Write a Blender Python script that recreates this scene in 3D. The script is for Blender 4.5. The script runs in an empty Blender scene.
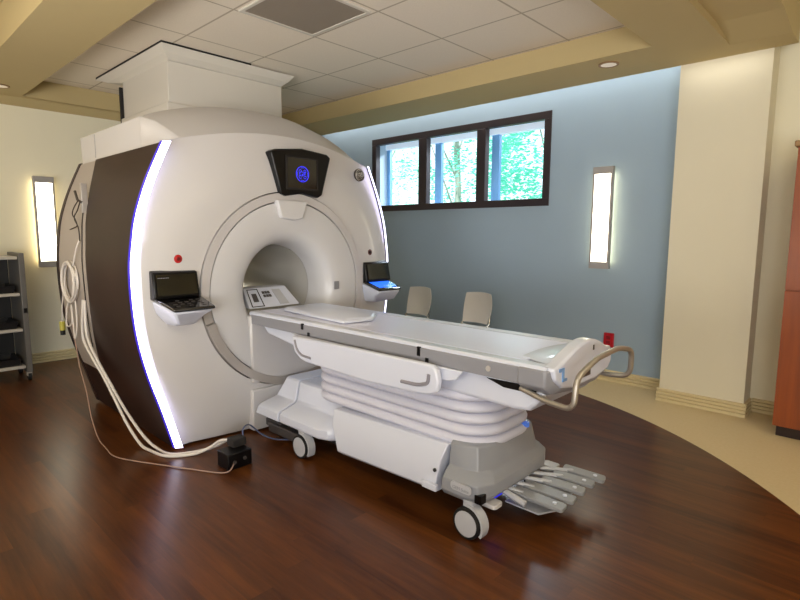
import bpy, bmesh, math, random
from mathutils import Vector, Matrix
random.seed(7)
PI = math.pi
C = bpy.context.scene.collection

# ------------------------------------------------------------------ materials
def lin(h):
    r = []
    for i in (0, 2, 4):
        c = int(h[i:i+2], 16) / 255
        r.append(c/12.92 if c <= .04045 else ((c+.055)/1.055)**2.4)
    return (*r, 1)
def mat(name, col, rough=.5, metal=0, coat=0, emit=None, es=0, noise=0, nscale=8, bump=0, bscale=60, spec=None, trans=0):
    m = bpy.data.materials.new(name); m.use_nodes = True
    nt = m.node_tree; b = nt.nodes['Principled BSDF']
    c = lin(col)
    b.inputs['Base Color'].default_value = c
    b.inputs['Roughness'].default_value = rough
    b.inputs['Metallic'].default_value = metal
    b.inputs['Coat Weight'].default_value = coat
    b.inputs['Coat Roughness'].default_value = .08
    if spec is not None: b.inputs['Specular IOR Level'].default_value = spec
    if trans: b.inputs['Transmission Weight'].default_value = trans
    if emit:
        b.inputs['Emission Color'].default_value = lin(emit); b.inputs['Emission Strength'].default_value = es
    tc = nt.nodes.new('ShaderNodeTexCoord')
    if noise:
        n = nt.nodes.new('ShaderNodeTexNoise'); n.inputs['Scale'].default_value = nscale; n.inputs['Detail'].default_value = 4
        nt.links.new(tc.outputs['Object'], n.inputs['Vector'])
        r = nt.nodes.new('ShaderNodeMapRange'); r.inputs['To Min'].default_value = 1-noise; r.inputs['To Max'].default_value = 1+noise
        nt.links.new(n.outputs['Fac'], r.inputs['Value'])
        mx = nt.nodes.new('ShaderNodeMix'); mx.data_type = 'RGBA'; mx.blend_type = 'MULTIPLY'; mx.inputs['Factor'].default_value = 1
        mx.inputs['A'].default_value = c
        nt.links.new(r.outputs['Result'], mx.inputs['B'])
        nt.links.new(mx.outputs['Result'], b.inputs['Base Color'])
    if bump:
        n2 = nt.nodes.new('ShaderNodeTexNoise'); n2.inputs['Scale'].default_value = bscale; n2.inputs['Detail'].default_value = 3
        nt.links.new(tc.outputs['Object'], n2.inputs['Vector'])
        bp = nt.nodes.new('ShaderNodeBump'); bp.inputs['Strength'].default_value = bump; bp.inputs['Distance'].default_value = .01
        nt.links.new(n2.outputs['Fac'], bp.inputs['Height']); nt.links.new(bp.outputs['Normal'], b.inputs['Normal'])
    return m

M = {}
M['blue'] = mat('blue wall paint', '9DB1C2', .85, noise=.03, nscale=3, bump=.05)
M['cream'] = mat('cream wall paint', 'ECE6CE', .85, noise=.03, nscale=3, bump=.05)
M['pillar'] = mat('pillar paint', 'E2DBC4', .85, noise=.02, nscale=3, bump=.05)
M['soffit'] = mat('soffit paint', 'BDAA7C', .85, noise=.03, nscale=2)
M['soffit_dark'] = mat('dark recess paint', '6E5E3A', .9)
M['trim'] = mat('ribbed vinyl base', 'DBCBA0', .5)
M['white'] = mat('scanner shell', 'C6C3C3', .32, coat=.25, noise=.01)
M['white_bright'] = mat('table shell', 'D0D4E2', .3, coat=.3, noise=.01)
M['funnel'] = mat('bore funnel', 'C9C8CA', .35, coat=.2)
M['bore'] = mat('bore liner', 'C9C6C0', .25, coat=.5)
M['silver'] = mat('silver bezel', 'AFA8A2', .35, metal=.3)
M['grey'] = mat('grey plastic', '8E9096', .4, noise=.02)
M['band'] = mat('grey band', '88888E', .4)
M['lightgrey'] = mat('light grey plastic', 'B5B6BC', .35)
M['bellows'] = mat('bellows fabric', 'CFCFDC', .55)
M['black'] = mat('black plastic', '080708', .35, spec=.3)
M['blackgloss'] = mat('black glass', '050505', .06, coat=1)
M['darkgap'] = mat('dark gap', '1C1817', .8)
M['rubber'] = mat('rubber', '121213', .6)
M['steel'] = mat('brushed steel', 'ADA69C', .38, metal=.75)
M['chrome'] = mat('chrome', 'C8C4BE', .2, metal=1)
M['sconce_metal'] = mat('sconce metal', 'A8A4A2', .5, metal=.3)
M['frame'] = mat('window frame bronze', '3A3236', .4, metal=.3)
M['outerframe'] = mat('outer window frame', '6F9CC4', .5, emit='4A86C0', es=.25)  # blue emission stands in for daylight catching the frame edges
M['reveal'] = mat('window reveal', 'B4C0CA', .7, emit='8898A8', es=.1)  # slight emission lifts the reveal where no light reaches it
M['band_white'] = mat('window head', 'E6EAF0', .6, emit='E6EEFF', es=.35)  # daylight on the head is painted in as faint emission
M['led'] = mat('led strip', 'FFFFFF', .4, emit='E4E0FF', es=3.2)
M['ledblue'] = mat('led violet edge', '3A2E9A', .4, emit='3B22FF', es=.5)
M['diff'] = mat('sconce diffuser', 'FFFFFF', .4, emit='FFF6DC', es=7)
M['halo'] = mat('sconce side glow', 'FFFFFF', .4, emit='FFE9B0', es=5)
M['screenblue'] = mat('lit touch screen', '101840', .2, emit='2A6BFF', es=1.6)
M['logo_blue'] = mat('lit blue logo', '1A1AA0', .3, emit='3A3CFF', es=1.1)
M['screen'] = mat('display glass', '161210', .15, coat=.4)
M['red'] = mat('red button', 'B01818', .4)
M['outlet'] = mat('red outlet plastic', 'C01222', .4)
M['darkbtn'] = mat('dark button', '5A2A26', .4)
M['badge'] = mat('badge grey', '55504E', .35, metal=.4)
M['badge_lt'] = mat('badge silver', 'C8C4C0', .35, metal=.4)
M['chair'] = mat('chair shell', 'DEDAD2', .5)
M['cable'] = mat('white cable', 'D8D2CC', .45)
M['cable_dark'] = mat('dark cable', '2C2420', .5)
M['cable_brown'] = mat('clear brown cable', '9C8072', .35)
M['cable_blue'] = mat('blue grey cable', '4A5678', .45)
M['yellow'] = mat('yellow green connector', 'A8A040', .5)
M['cart'] = mat('cart panel', '6C6A68', .45, metal=.3)
M['cart_lt'] = mat('cart shelf', 'B9B5AE', .4)
M['bin'] = mat('black bin', '131315', .5)
M['kick'] = mat('toe kick', '2A1712', .6)
M['crown'] = mat('cabinet crown', '9A7B55', .6)
M['duct'] = mat('duct cover paint', 'CCC6BC', .7)
M['bark'] = mat('bark', '9AA090', .9, noise=.3, nscale=6)
M['asphalt'] = mat('outside ground', '7B8A6A', .95, noise=.2)
M['can'] = mat('downlight lens', 'D8CCBA', .4, emit='FFF0DA', es=.25)
M['glass'] = mat('window glass', 'FFFFFF', 0.0, trans=1)
# thin clear glazing
def glazing():
    m = bpy.data.materials.new('clear glazing'); m.use_nodes = True; nt = m.node_tree
    nt.nodes.clear()
    o = nt.nodes.new('ShaderNodeOutputMaterial'); t = nt.nodes.new('ShaderNodeBsdfTransparent'); g = nt.nodes.new('ShaderNodeBsdfGlossy')
    t.inputs['Color'].default_value = (.93, .98, 1, 1)
    g.inputs['Roughness'].default_value = .02
    f = nt.nodes.new('ShaderNodeFresnel'); f.inputs['IOR'].default_value = 1.4
    mx = nt.nodes.new('ShaderNodeMixShader')
    nt.links.new(f.outputs[0], mx.inputs[0]); nt.links.new(t.outputs[0], mx.inputs[1]); nt.links.new(g.outputs[0], mx.inputs[2]); nt.links.new(mx.outputs[0], o.inputs[0])
    return m
M['glass'] = glazing()

def wood(name, c1, c2, rough, scale=(1, 12, 12), coat=.2, planks=False, axis=0):
    m = bpy.data.materials.new(name); m.use_nodes = True; nt = m.node_tree; b = nt.nodes['Principled BSDF']
    tc = nt.nodes.new('ShaderNodeTexCoord'); mp = nt.nodes.new('ShaderNodeMapping'); mp.inputs['Scale'].default_value = scale
    nt.links.new(tc.outputs['Object'], mp.inputs['Vector'])
    n = nt.nodes.new('ShaderNodeTexNoise'); n.inputs['Scale'].default_value = 1.6; n.inputs['Detail'].default_value = 7; n.inputs['Roughness'].default_value = .6
    nt.links.new(mp.outputs[0], n.inputs['Vector'])
    r = nt.nodes.new('ShaderNodeValToRGB'); r.color_ramp.elements[0].position = .3; r.color_ramp.elements[1].position = .72
    r.color_ramp.elements[0].color = lin(c1); r.color_ramp.elements[1].color = lin(c2)
    nt.links.new(n.outputs['Fac'], r.inputs[0]); nt.links.new(r.outputs[0], b.inputs['Base Color'])
    b.inputs['Roughness'].default_value = rough; b.inputs['Coat Weight'].default_value = coat; b.inputs['Coat Roughness'].default_value = .25
    return m
M['darkwood'] = wood('dark walnut laminate', '1E1110', '33211E', .45, (1.2, 9, .7), coat=.05)
M['cabwood'] = wood('cherry cabinet veneer', '7C3608', '9A4A10', .45, (9, 9, .8), coat=.2)

def floor_mat():
    m = bpy.data.materials.new('floor covering'); m.use_nodes = True; nt = m.node_tree; b = nt.nodes['Principled BSDF']; L = nt.links
    tc = nt.nodes.new('ShaderNodeTexCoord')
    sp = nt.nodes.new('ShaderNodeSeparateXYZ'); L.new(tc.outputs['Object'], sp.inputs[0])
    def mth(op, a, b2=None, c=None):
        n = nt.nodes.new('ShaderNodeMath'); n.operation = op
        for i, v in enumerate((a, b2, c)):
            if v is None: continue
            if isinstance(v, (int, float)): n.inputs[i].default_value = v
            else: L.new(v, n.inputs[i])
        return n.outputs[0]
    x, y = sp.outputs[0], sp.outputs[1]
    dx = mth('SUBTRACT', x, -3.453); dy = mth('SUBTRACT', y, 1.069)
    dist = mth('SQRT', mth('ADD', mth('MULTIPLY', dx, dx), mth('MULTIPLY', dy, dy)))
    mask = mth('LESS_THAN', dist, 4.034)
    # planks run along X: width .15, length 1.1
    row = mth('FLOOR', mth('DIVIDE', y, .12))
    wn = nt.nodes.new('ShaderNodeTexWhiteNoise'); wn.noise_dimensions = '1D'; L.new(row, wn.inputs['W'])
    xs = mth('ADD', mth('DIVIDE', x, 1.2), mth('MULTIPLY', wn.outputs['Value'], 7.0))
    col = mth('FLOOR', xs)
    cv = nt.nodes.new('ShaderNodeCombineXYZ'); L.new(row, cv.inputs[0]); L.new(col, cv.inputs[1])
    wn2 = nt.nodes.new('ShaderNodeTexWhiteNoise'); wn2.noise_dimensions = '2D'; L.new(cv.outputs[0], wn2.inputs['Vector'])
    mp = nt.nodes.new('ShaderNodeMapping'); mp.inputs['Scale'].default_value = (1.1, 14, 1); L.new(tc.outputs['Object'], mp.inputs[0])
    off = nt.nodes.new('ShaderNodeVectorMath'); off.operation = 'ADD'; L.new(mp.outputs[0], off.inputs[0]); L.new(wn2.outputs['Color'], off.inputs[1])
    n = nt.nodes.new('ShaderNodeTexNoise'); n.inputs['Scale'].default_value = 1.5; n.inputs['Detail'].default_value = 7; n.inputs['Roughness'].default_value = .62
    L.new(off.outputs[0], n.inputs['Vector'])
    t = mth('ADD', mth('MULTIPLY', n.outputs['Fac'], .75), mth('MULTIPLY', wn2.outputs['Value'], .16))
    r = nt.nodes.new('ShaderNodeValToRGB'); r.color_ramp.elements[0].position = .25; r.color_ramp.elements[1].position = .75
    r.color_ramp.elements[0].color = lin('35190A'); r.color_ramp.elements[1].color = lin('704018'); L.new(t, r.inputs[0])
    fy = mth('FRACT', mth('DIVIDE', y, .12)); fx = mth('FRACT', xs)
    seam = mth('MAXIMUM', mth('LESS_THAN', fy, .02), mth('LESS_THAN', fx, .003))
    mx0 = nt.nodes.new('ShaderNodeMix'); mx0.data_type = 'RGBA'; L.new(mth('MULTIPLY', seam, .18), mx0.inputs['Factor']); L.new(r.outputs[0], mx0.inputs['A']); mx0.inputs['B'].default_value = lin('30170D')
    n3 = nt.nodes.new('ShaderNodeTexNoise'); n3.inputs['Scale'].default_value = 45; n3.inputs['Detail'].default_value = 4; L.new(tc.outputs['Object'], n3.inputs['Vector'])
    r3 = nt.nodes.new('ShaderNodeValToRGB'); r3.color_ramp.elements[0].color = lin('CAB68C'); r3.color_ramp.elements[1].color = lin('D6C49E'); L.new(n3.outputs['Fac'], r3.inputs[0])
    mx = nt.nodes.new('ShaderNodeMix'); mx.data_type = 'RGBA'; L.new(mask, mx.inputs['Factor']); L.new(r3.outputs[0], mx.inputs['A']); L.new(mx0.outputs['Result'], mx.inputs['B'])
    L.new(mx.outputs['Result'], b.inputs['Base Color'])
    rr = nt.nodes.new('ShaderNodeMapRange'); L.new(mask, rr.inputs['Value']); rr.inputs['To Min'].default_value = .55; rr.inputs['To Max'].default_value = .3
    L.new(rr.outputs[0], b.inputs['Roughness']); b.inputs['Specular IOR Level'].default_value = .3
    bp = nt.nodes.new('ShaderNodeBump'); bp.inputs['Strength'].default_value = .12; bp.inputs['Distance'].default_value = .004
    L.new(n.outputs['Fac'], bp.inputs['Height']); L.new(bp.outputs[0], b.inputs['Normal'])
    return m
M['floor'] = floor_mat()

def tile_mat():
    m = bpy.data.materials.new('acoustic ceiling tile'); m.use_nodes = True; nt = m.node_tree; b = nt.nodes['Principled BSDF']; L = nt.links
    tc = nt.nodes.new('ShaderNodeTexCoord'); sp = nt.nodes.new('ShaderNodeSeparateXYZ'); L.new(tc.outputs['Object'], sp.inputs[0])
    def mth(op, a, b2=None):
        n = nt.nodes.new('ShaderNodeMath'); n.operation = op
        for i, v in enumerate((a, b2)):
            if v is None: continue
            if isinstance(v, (int, float)): n.inputs[i].default_value = v
            else: L.new(v, n.inputs[i])
        return n.outputs[0]
    fx = mth('FRACT', mth('DIVIDE', mth('ADD', sp.outputs[0], 3.874+7.83), .783))
    fy = mth('FRACT', mth('DIVIDE', mth('ADD', sp.outputs[1], -2.225+7.67), .767))
    w = .022
    e = mth('MAXIMUM', mth('LESS_THAN', fx, w), mth('LESS_THAN', fy, w))
    n = nt.nodes.new('ShaderNodeTexNoise'); n.inputs['Scale'].default_value = 90; n.inputs['Detail'].default_value = 3; L.new(tc.outputs['Object'], n.inputs['Vector'])
    r = nt.nodes.new('ShaderNodeValToRGB'); r.color_ramp.elements[0].color = lin('DED3C4'); r.color_ramp.elements[1].color = lin('EADFD0'); L.new(n.outputs['Fac'], r.inputs[0])
    mx = nt.nodes.new('ShaderNodeMix'); mx.data_type = 'RGBA'; L.new(e, mx.inputs['Factor']); L.new(r.outputs[0], mx.inputs['A']); mx.inputs['B'].default_value = lin('B4A795')
    L.new(mx.outputs['Result'], b.inputs['Base Color']); b.inputs['Roughness'].default_value = .9
    return m
M['tile'] = tile_mat()

def vent_mat():
    m = bpy.data.materials.new('perforated vent'); m.use_nodes = True; nt = m.node_tree; b = nt.nodes['Principled BSDF']
    tc = nt.nodes.new('ShaderNodeTexCoord'); v = nt.nodes.new('ShaderNodeTexVoronoi'); v.inputs['Scale'].default_value = 90; v.inputs['Randomness'].default_value = 0
    nt.links.new(tc.outputs['Object'], v.inputs['Vector'])
    r = nt.nodes.new('ShaderNodeValToRGB'); r.color_ramp.elements[0].position = .2; r.color_ramp.elements[1].position = .35
    r.color_ramp.elements[0].color = lin('5E5850'); r.color_ramp.elements[1].color = lin('93877A')
    nt.links.new(v.outputs['Distance'], r.inputs[0]); nt.links.new(r.outputs[0], b.inputs['Base Color']); b.inputs['Roughness'].default_value = .8
    return m
M['vent'] = vent_mat()

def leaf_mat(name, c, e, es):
    m = mat(name, c, .6, noise=.35, nscale=1.5, emit=e, es=es)  # leaves emit too, in place of daylight lost to shade among them
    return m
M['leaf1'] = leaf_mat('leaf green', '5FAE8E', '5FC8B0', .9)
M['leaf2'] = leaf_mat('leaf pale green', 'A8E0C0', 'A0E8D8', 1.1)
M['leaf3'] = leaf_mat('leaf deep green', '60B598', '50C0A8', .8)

# ------------------------------------------------------------------ helpers
def obj(name, bm, m, parent=None, bevel=0, seg=2, smooth=True, angle=35):
    bmesh.ops.recalc_face_normals(bm, faces=bm.faces)
    me = bpy.data.meshes.new(name)
    for f in bm.faces: f.smooth = smooth
    bm.to_mesh(me); bm.free()
    if smooth:
        try: me.set_sharp_from_angle(angle=math.radians(angle))
        except Exception: pass
    o = bpy.data.objects.new(name, me); C.objects.link(o)
    for x in (m if isinstance(m, (list, tuple)) else [m]): me.materials.append(x)
    if parent: o.parent = parent; o.matrix_parent_inverse = parent.matrix_world.inverted()
    if bevel:
        b = o.modifiers.new('bevel', 'BEVEL'); b.width = bevel; b.segments = seg; b.limit_method = 'ANGLE'; b.angle_limit = math.radians(40)
    return o
def obj_each(name, bm, m, parent=None, **k):
    """one object for every separate island of the mesh"""
    bm.verts.ensure_lookup_table(); seen = set(); out = []
    for v in bm.verts:
        if v in seen: continue
        st = [v]; seen.add(v); isl = []
        while st:
            q = st.pop(); isl.append(q)
            for e in q.link_edges:
                o2 = e.other_vert(q)
                if o2 not in seen: seen.add(o2); st.append(o2)
        nb = bmesh.new(); mp = {q: nb.verts.new(q.co) for q in isl}
        fs = set(f for q in isl for f in q.link_faces)
        for f in fs: nb.faces.new([mp[q] for q in f.verts])
        out.append(obj(name, nb, m, parent, **k))
    bm.free(); return out
def thing(name, label, cat, loc=(0, 0, 0), group=None):
    o = bpy.data.objects.new(name, None); C.objects.link(o); o.location = loc; o.empty_display_size = .1
    o.matrix_world = Matrix.Translation(loc)
    o['label'] = label; o['category'] = cat
    if group: o['group'] = group
    return o
def tag(o, label, cat, group=None, kind=None):
    o['label'] = label; o['category'] = cat
    if group: o['group'] = group
    if kind: o['kind'] = kind
    return o
def struct(name, bm, m, **k):
    o = obj(name, bm, m, **k); o['kind'] = 'structure'; return o
def NB(): return bmesh.new()
def box(bm, x0, x1, y0, y1, z0, z1, mi=0):
    v = [bm.verts.new(p) for p in ((x0,y0,z0),(x1,y0,z0),(x1,y1,z0),(x0,y1,z0),(x0,y0,z1),(x1,y0,z1),(x1,y1,z1),(x0,y1,z1))]
    for f in ((0,3,2,1),(4,5,6,7),(0,1,5,4),(1,2,6,5),(2,3,7,6),(3,0,4,7)):
        q = bm.faces.new([v[i] for i in f]); q.material_index = mi
    return bm
def loft(bm, rings, close=True, cap0=True, cap1=True):
    R = [[bm.verts.new(p) for p in r] for r in rings]
    n = len(rings[0])
    for a, b in zip(R, R[1:]):
        for i in range(n if close else n-1):
            j = (i+1) % n
            try: bm.faces.new((a[i], a[j], b[j], b[i]))
            except ValueError: pass
    if cap0: bm.faces.new(R[0][::-1])
    if cap1: bm.faces.new(R[-1])
    return R
def prism(bm, pts, axis, a, b):
    """extrude a 2D polygon along an axis from a to b"""
    def P(u, v, w):
        return {0: (w, u, v), 1: (u, w, v), 2: (u, v, w)}[axis]
    loft(bm, [[P(u, v, a) for u, v in pts], [P(u, v, b) for u, v in pts]])
    return bm
def rrect(x0, x1, y0, y1, r, n=5):
    o = []
    for cx, cy, a0 in ((x1-r, y1-r, 0), (x0+r, y1-r, 90), (x0+r, y0+r, 180), (x1-r, y0+r, 270)):
        for k in range(n+1):
            a = math.radians(a0+90*k/n); o.append((cx+r*math.cos(a), cy+r*math.sin(a)))
    return o
def smooth_path(pts, sub=6, closed=False):
    P = [Vector(p) for p in pts]; out = []
    n = len(P)
    for i in range(n-1):
        p0 = P[max(i-1, 0)]; p1 = P[i]; p2 = P[i+1]; p3 = P[min(i+2, n-1)]
        for k in range(sub):
            t = k/sub
            out.append(.5*((2*p1)+(-p0+p2)*t+(2*p0-5*p1+4*p2-p3)*t*t+(-p0+3*p1-3*p2+p3)*t**3))
    out.append(P[-1]); return out
def tube(bm, pts, r, seg=8, cap=True):
    pts = [Vector(p) for p in pts]; rings = []
    up = None
    for i, p in enumerate(pts):
        a = pts[max(i-1, 0)]; b = pts[min(i+1, len(pts)-1)]
        t = (b-a).normalized()
        if up is None:
            up = Vector((0, 0, 1)) if abs(t.z) < .9 else Vector((1, 0, 0))
        s = t.cross(up).normalized(); up = s.cross(t).normalized()
        rr = r(i/(len(pts)-1)) if callable(r) else r
        rings.append([p+rr*(math.cos(2*PI*k/seg)*s+math.sin(2*PI*k/seg)*up) for k in range(seg)])
    loft(bm, rings, cap0=cap, cap1=cap); return bm
def bend_path(pts, rad, n=5):
    """polyline with rounded corners"""
    P = [Vector(p) for p in pts]; out = [P[0]]
    for a, b, c in zip(P, P[1:], P[2:]):
        u = (a-b).normalized(); v = (c-b).normalized(); d = min(rad, (a-b).length*.45, (c-b).length*.45)
        s, e = b+u*d, b+v*d
        for k in range(n+1):
            t = k/n; out.append((1-t)**2*s+2*t*(1-t)*b+t*t*e)
    out.append(P[-1]); return out
def disc(bm, c, axis, r, h, n=32):
    """short cylinder, centre c, along axis"""
    c = Vector(c); ax = Vector(axis).normalized(); s = ax.orthogonal().normalized(); t = ax.cross(s)
    loft(bm, [[c+ax*w+r*(math.cos(2*PI*k/n)*s+math.sin(2*PI*k/n)*t) for k in range(n)] for w in (-h/2, h/2)])
    return bm
def lathe(bm, c, axis, prof, n=32, closed=False):
    """prof: list of (offset along axis, radius)"""
    c = Vector(c); ax = Vector(axis).normalized(); s = ax.orthogonal().normalized(); t = ax.cross(s)
    rings = [[c+ax*w+r*(math.cos(2*PI*k/n)*s+math.sin(2*PI*k/n)*t) for k in range(n)] for w, r in prof]
    if closed: rings.append(rings[0])
    R = loft(bm, rings, cap0=not closed, cap1=not closed)
    if closed: bmesh.ops.remove_doubles(bm, verts=bm.verts, dist=1e-6)
    return bm
def text_bm(s, size, origin, right, up, depth=.002):
    cu = bpy.data.curves.new('t', 'FONT'); cu.body = s; cu.size = size; cu.extrude = depth; cu.align_x = 'CENTER'; cu.align_y = 'CENTER'
    o = bpy.data.objects.new('t', cu); C.objects.link(o)
    dg = bpy.context.evaluated_depsgraph_get(); me = bpy.data.meshes.new_from_object(o.evaluated_get(dg))
    r = Vector(right).normalized(); u = Vector(up).normalized(); nn = r.cross(u)
    Mx = Matrix((r, u, nn)).transposed().to_4x4(); Mx.translation = Vector(origin)
    me.transform(Mx); bm = bmesh.new(); bm.from_mesh(me)
    bpy.data.objects.remove(o); bpy.data.curves.remove(cu); bpy.data.meshes.remove(me)
    return bm
def add_bm(dst, src):
    me = bpy.data.meshes.new('x'); src.to_mesh(me); src.free(); dst.from_mesh(me); bpy.data.meshes.remove(me); return dst
def copy_tree(o, parent=None):
    c = o.copy(); C.objects.link(c)
    if parent: c.parent = parent
    for ch in list(o.children): copy_tree(ch, c)
    return c

# ------------------------------------------------------------------ room
XL, XR, YB, YP, YN, YF = -7.4, 2.6, 5.58, 5.25, 5.5, -3.0
S, CZ, TOP = 3.03, 3.23, 3.7
struct('floor', box(NB(), XL-.1, XR+.1, YF-.1, YB+.4, -.08, 0), M['floor'], smooth=False)
# back wall with the window opening
WX0, WX1, WZ0, WZ1 = -5.85, -2.975, 1.875, 2.915
bm = NB()
box(bm, XL-.1, WX0, YB, YB+.4, 0, TOP); box(bm, WX1, -1.0, YB, YB+.4, 0, TOP)
box(bm, WX0, WX1, YB, YB+.4, 0, WZ0); box(bm, WX0, WX1, YB, YB+.4, WZ1, TOP)
struct('wall_back', bm, M['blue'], smooth=False)
struct('wall_pillar', box(NB(), -1.583, -.9, YP, YB, 0, 3.3), M['pillar'], smooth=False)
struct('wall_niche', box(NB(), -.9, XR+.1, YN, YB+.4, 0, TOP), M['cream'], smooth=False)
struct('wall_left', box(NB(), XL-.15, XL, YF-.1, YB, 0, TOP), M['cream'], smooth=False)
struct('wall_right', box(NB(), XR, XR+.12, YF-.1, YN, 0, TOP), M['cream'], smooth=False)
struct('wall_front', box(NB(), XL, XR, YF-.1, YF, 0, TOP), M['cream'], smooth=False)
# ribbed baseboards
def base_profile(bm, p0, p1, nrm):
    p0 = Vector(p0); p1 = Vector(p1); n = Vector(nrm)
    prof = [(0, 0), (.024, 0), (.024, .026), (.007, .031), (.007, .036), (.022, .041), (.022, .056), (.005, .061), (.005, .066), (.019, .071), (.019, .086), (.003, .091), (.003, .096), (.015, .101), (.015, .112), (0, .119)]
    loft(bm, [[p+n*a+Vector((0, 0, b+.001)) for a, b in prof] for p in (p0, p1)])
    return bm
struct('baseboard_back', base_profile(NB(), (XL, YB, 0), (-1.583, YB, 0), (0, -1, 0)), M['trim'], angle=20)
struct('baseboard_left', base_profile(NB(), (XL, YF, 0), (XL, YB, 0), (1, 0, 0)), M['trim'], angle=20)
bm = base_profile(NB(), (-1.605, YP, 0), (-.878, YP, 0), (0, -1, 0)); base_profile(bm, (-.9, YP, 0), (-.9, YN, 0), (1, 0, 0))
struct('baseboard_pillar', bm, M['trim'], angle=20)
struct('baseboard_niche', base_profile(NB(), (-.88, YN, 0), (-.66, YN, 0), (0, -1, 0)), M['trim'], angle=20)
# tiled tray ceiling and the painted soffit around it
TX0, TX1, TY0, TY1 = -7.2, -1.6, 1.56, 4.57
struct('ceiling', box(NB(), TX0-.1, TX1+.1, TY0-.1, TY1+.1, CZ, CZ+.06), M['tile'], smooth=False)
bm = NB()
box(bm, TX0, -1.145, TY1, YP, S, 3.4)            # strip along the blue wall
box(bm, -1.145, -.745, 4.95, YP, S, 3.4)
box(bm, TX1, -1.145, 1.06, TY1, S, 3.4)
box(bm, -7.3, TX1, 1.06, TY0, S, 3.4)             # strip on the camera side
box(bm, TX0-.1, TX0, TY0, YP, S, 3.4)             # strip along the left wall
prism(bm, [(XL, 2.95), (TX0-.1, S), (TX0-.1, 3.4), (XL, 3.4)], 1, YF, YB)
struct('ceiling_soffit', bm, M['soffit'], smooth=False)
struct('ceiling_recess', box(prism(NB(), [(1.06, 3.085), (4.55, 3.085), (4.95, 3.031), (4.95, 3.4), (1.06, 3.4)], 0, -1.145, -.745), -7.3, -1.145, YF, 1.06, 3.32, 3.4), M['soffit'], smooth=False)
bm = NB(); box(bm, -.745, XR, 1.06, YN, 3.30, 3.4); box(bm, -1.145, XR, YF, 1.06, 3.30, 3.4)
struct('ceiling_cove', bm, M['cream'], smooth=False)
struct('ceiling_slot', box(NB(), XL, XR, YP-.02, YB, 3.42, 3.48), M['cream'], smooth=False)
struct('roof', box(NB(), XL-.3, XR+.3, YF-.3, YB+.5, TOP, TOP+.1), M['cream'], smooth=False)

# ------------------------------------------------------------------ window
w = thing('window_1', 'long dark framed clerestory window of three panes in the blue wall', 'window', (-4.41, YB, WZ0)); w['kind'] = 'structure'
bm = NB(); f = .085
y0, y1 = YB-.012, YB+.075
box(bm, WX0, WX1, y0, y1, WZ1-f, WZ1); box(bm, WX0, WX1, y0, y1, WZ0, WZ0+f)
box(bm, WX0, WX0+f, y0, y1, WZ0+f, WZ1-f); box(bm, WX1-f, WX1, y0, y1, WZ0+f, WZ1-f)
for a, b in ((-4.935, -4.79), (-3.975, -3.845)): box(bm, a, b, y0, y1, WZ0+f, WZ1-f)
obj('window_frame', bm, M['frame'], w, bevel=.004)
panes = [(WX0+f, -4.935), (-4.79, -3.975), (-3.845, WX1-f)]
for a, b in panes:
    bm = NB(); bm.faces.new([bm.verts.new(p) for p in ((a-.005, YB+.037, WZ0+f-.005), (b+.005, YB+.037, WZ0+f-.005), (b+.005, YB+.037, WZ1-f+.005), (a-.005, YB+.037, WZ1-f+.005))])
    obj('pane', bm, M['glass'], w)
# outer storefront frame on the outside face of the wall
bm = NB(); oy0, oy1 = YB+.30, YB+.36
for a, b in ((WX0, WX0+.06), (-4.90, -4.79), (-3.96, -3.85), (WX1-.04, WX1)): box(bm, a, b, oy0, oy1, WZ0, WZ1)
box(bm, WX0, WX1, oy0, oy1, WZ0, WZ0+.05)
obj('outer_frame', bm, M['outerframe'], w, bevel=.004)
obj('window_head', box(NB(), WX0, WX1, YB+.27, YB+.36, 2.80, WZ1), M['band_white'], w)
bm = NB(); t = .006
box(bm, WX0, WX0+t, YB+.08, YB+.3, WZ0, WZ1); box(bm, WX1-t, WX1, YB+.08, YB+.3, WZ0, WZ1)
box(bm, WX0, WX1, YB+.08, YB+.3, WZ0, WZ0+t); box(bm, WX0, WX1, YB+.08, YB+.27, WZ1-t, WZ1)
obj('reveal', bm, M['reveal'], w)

# ------------------------------------------------------------------ outside
o = struct('ground_outside', box(NB(), -40, 20, YB+.4, 45, -.2, -.1), M['asphalt'], smooth=False)
def tree(x, y, h, rad, m, label, n):
    t = thing('tree', label, 'tree', (x, y, -.1), 'trees outside the window')
    bm = NB(); tube(bm, smooth_path([(x, y, -.1), (x+.1, y, h*.35), (x-.1, y+.1, h*.7)]), lambda s: .12*(1-.6*s), 8)
    for k in range(4):
        a = random.uniform(0, 2*PI); z0 = h*random.uniform(.3, .6)
        tube(bm, smooth_path([(x, y, z0), (x+rad*.35*math.cos(a), y+rad*.35*math.sin(a), z0+h*.14), (x+rad*.75*math.cos(a), y+rad*.75*math.sin(a), z0+h*.3)]), lambda s: .03*(1-.7*s), 5)
    obj('trunk', bm, M['bark'], t)
    bm = NB()
    cl = []
    for k in range(46):
        while True:
            p = Vector((random.uniform(-1, 1), random.uniform(-1, 1), random.uniform(-1, 1)))
            if .3 < p.length < 1: break
        cl.append(Vector((x+p.x*rad, y+p.y*rad, h*.55+p.z*h*.5)))
    for k in range(n):
        c = random.choice(cl); p = c+Vector((random.gauss(0, .24), random.gauss(0, .24), random.gauss(0, .2)))
        q = Matrix.Rotation(random.uniform(0, 6.28), 3, 'Z') @ Matrix.Rotation(random.uniform(-1.2, 1.2), 3, 'X')
        s = random.uniform(.045, .085)
        bm.faces.new([bm.verts.new(p+q @ Vector(v)*s) for v in ((-.6, 0, 0), (0, -.4, .05), (1, 0, 0), (0, .4, .05))])
    obj('foliage', bm, m, t, smooth=False)
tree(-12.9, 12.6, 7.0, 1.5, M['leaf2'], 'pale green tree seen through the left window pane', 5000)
tree(-9.1, 11.8, 7.0, 1.6, M['leaf1'], 'blue green leafy tree seen through the middle window pane', 9000)
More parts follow.
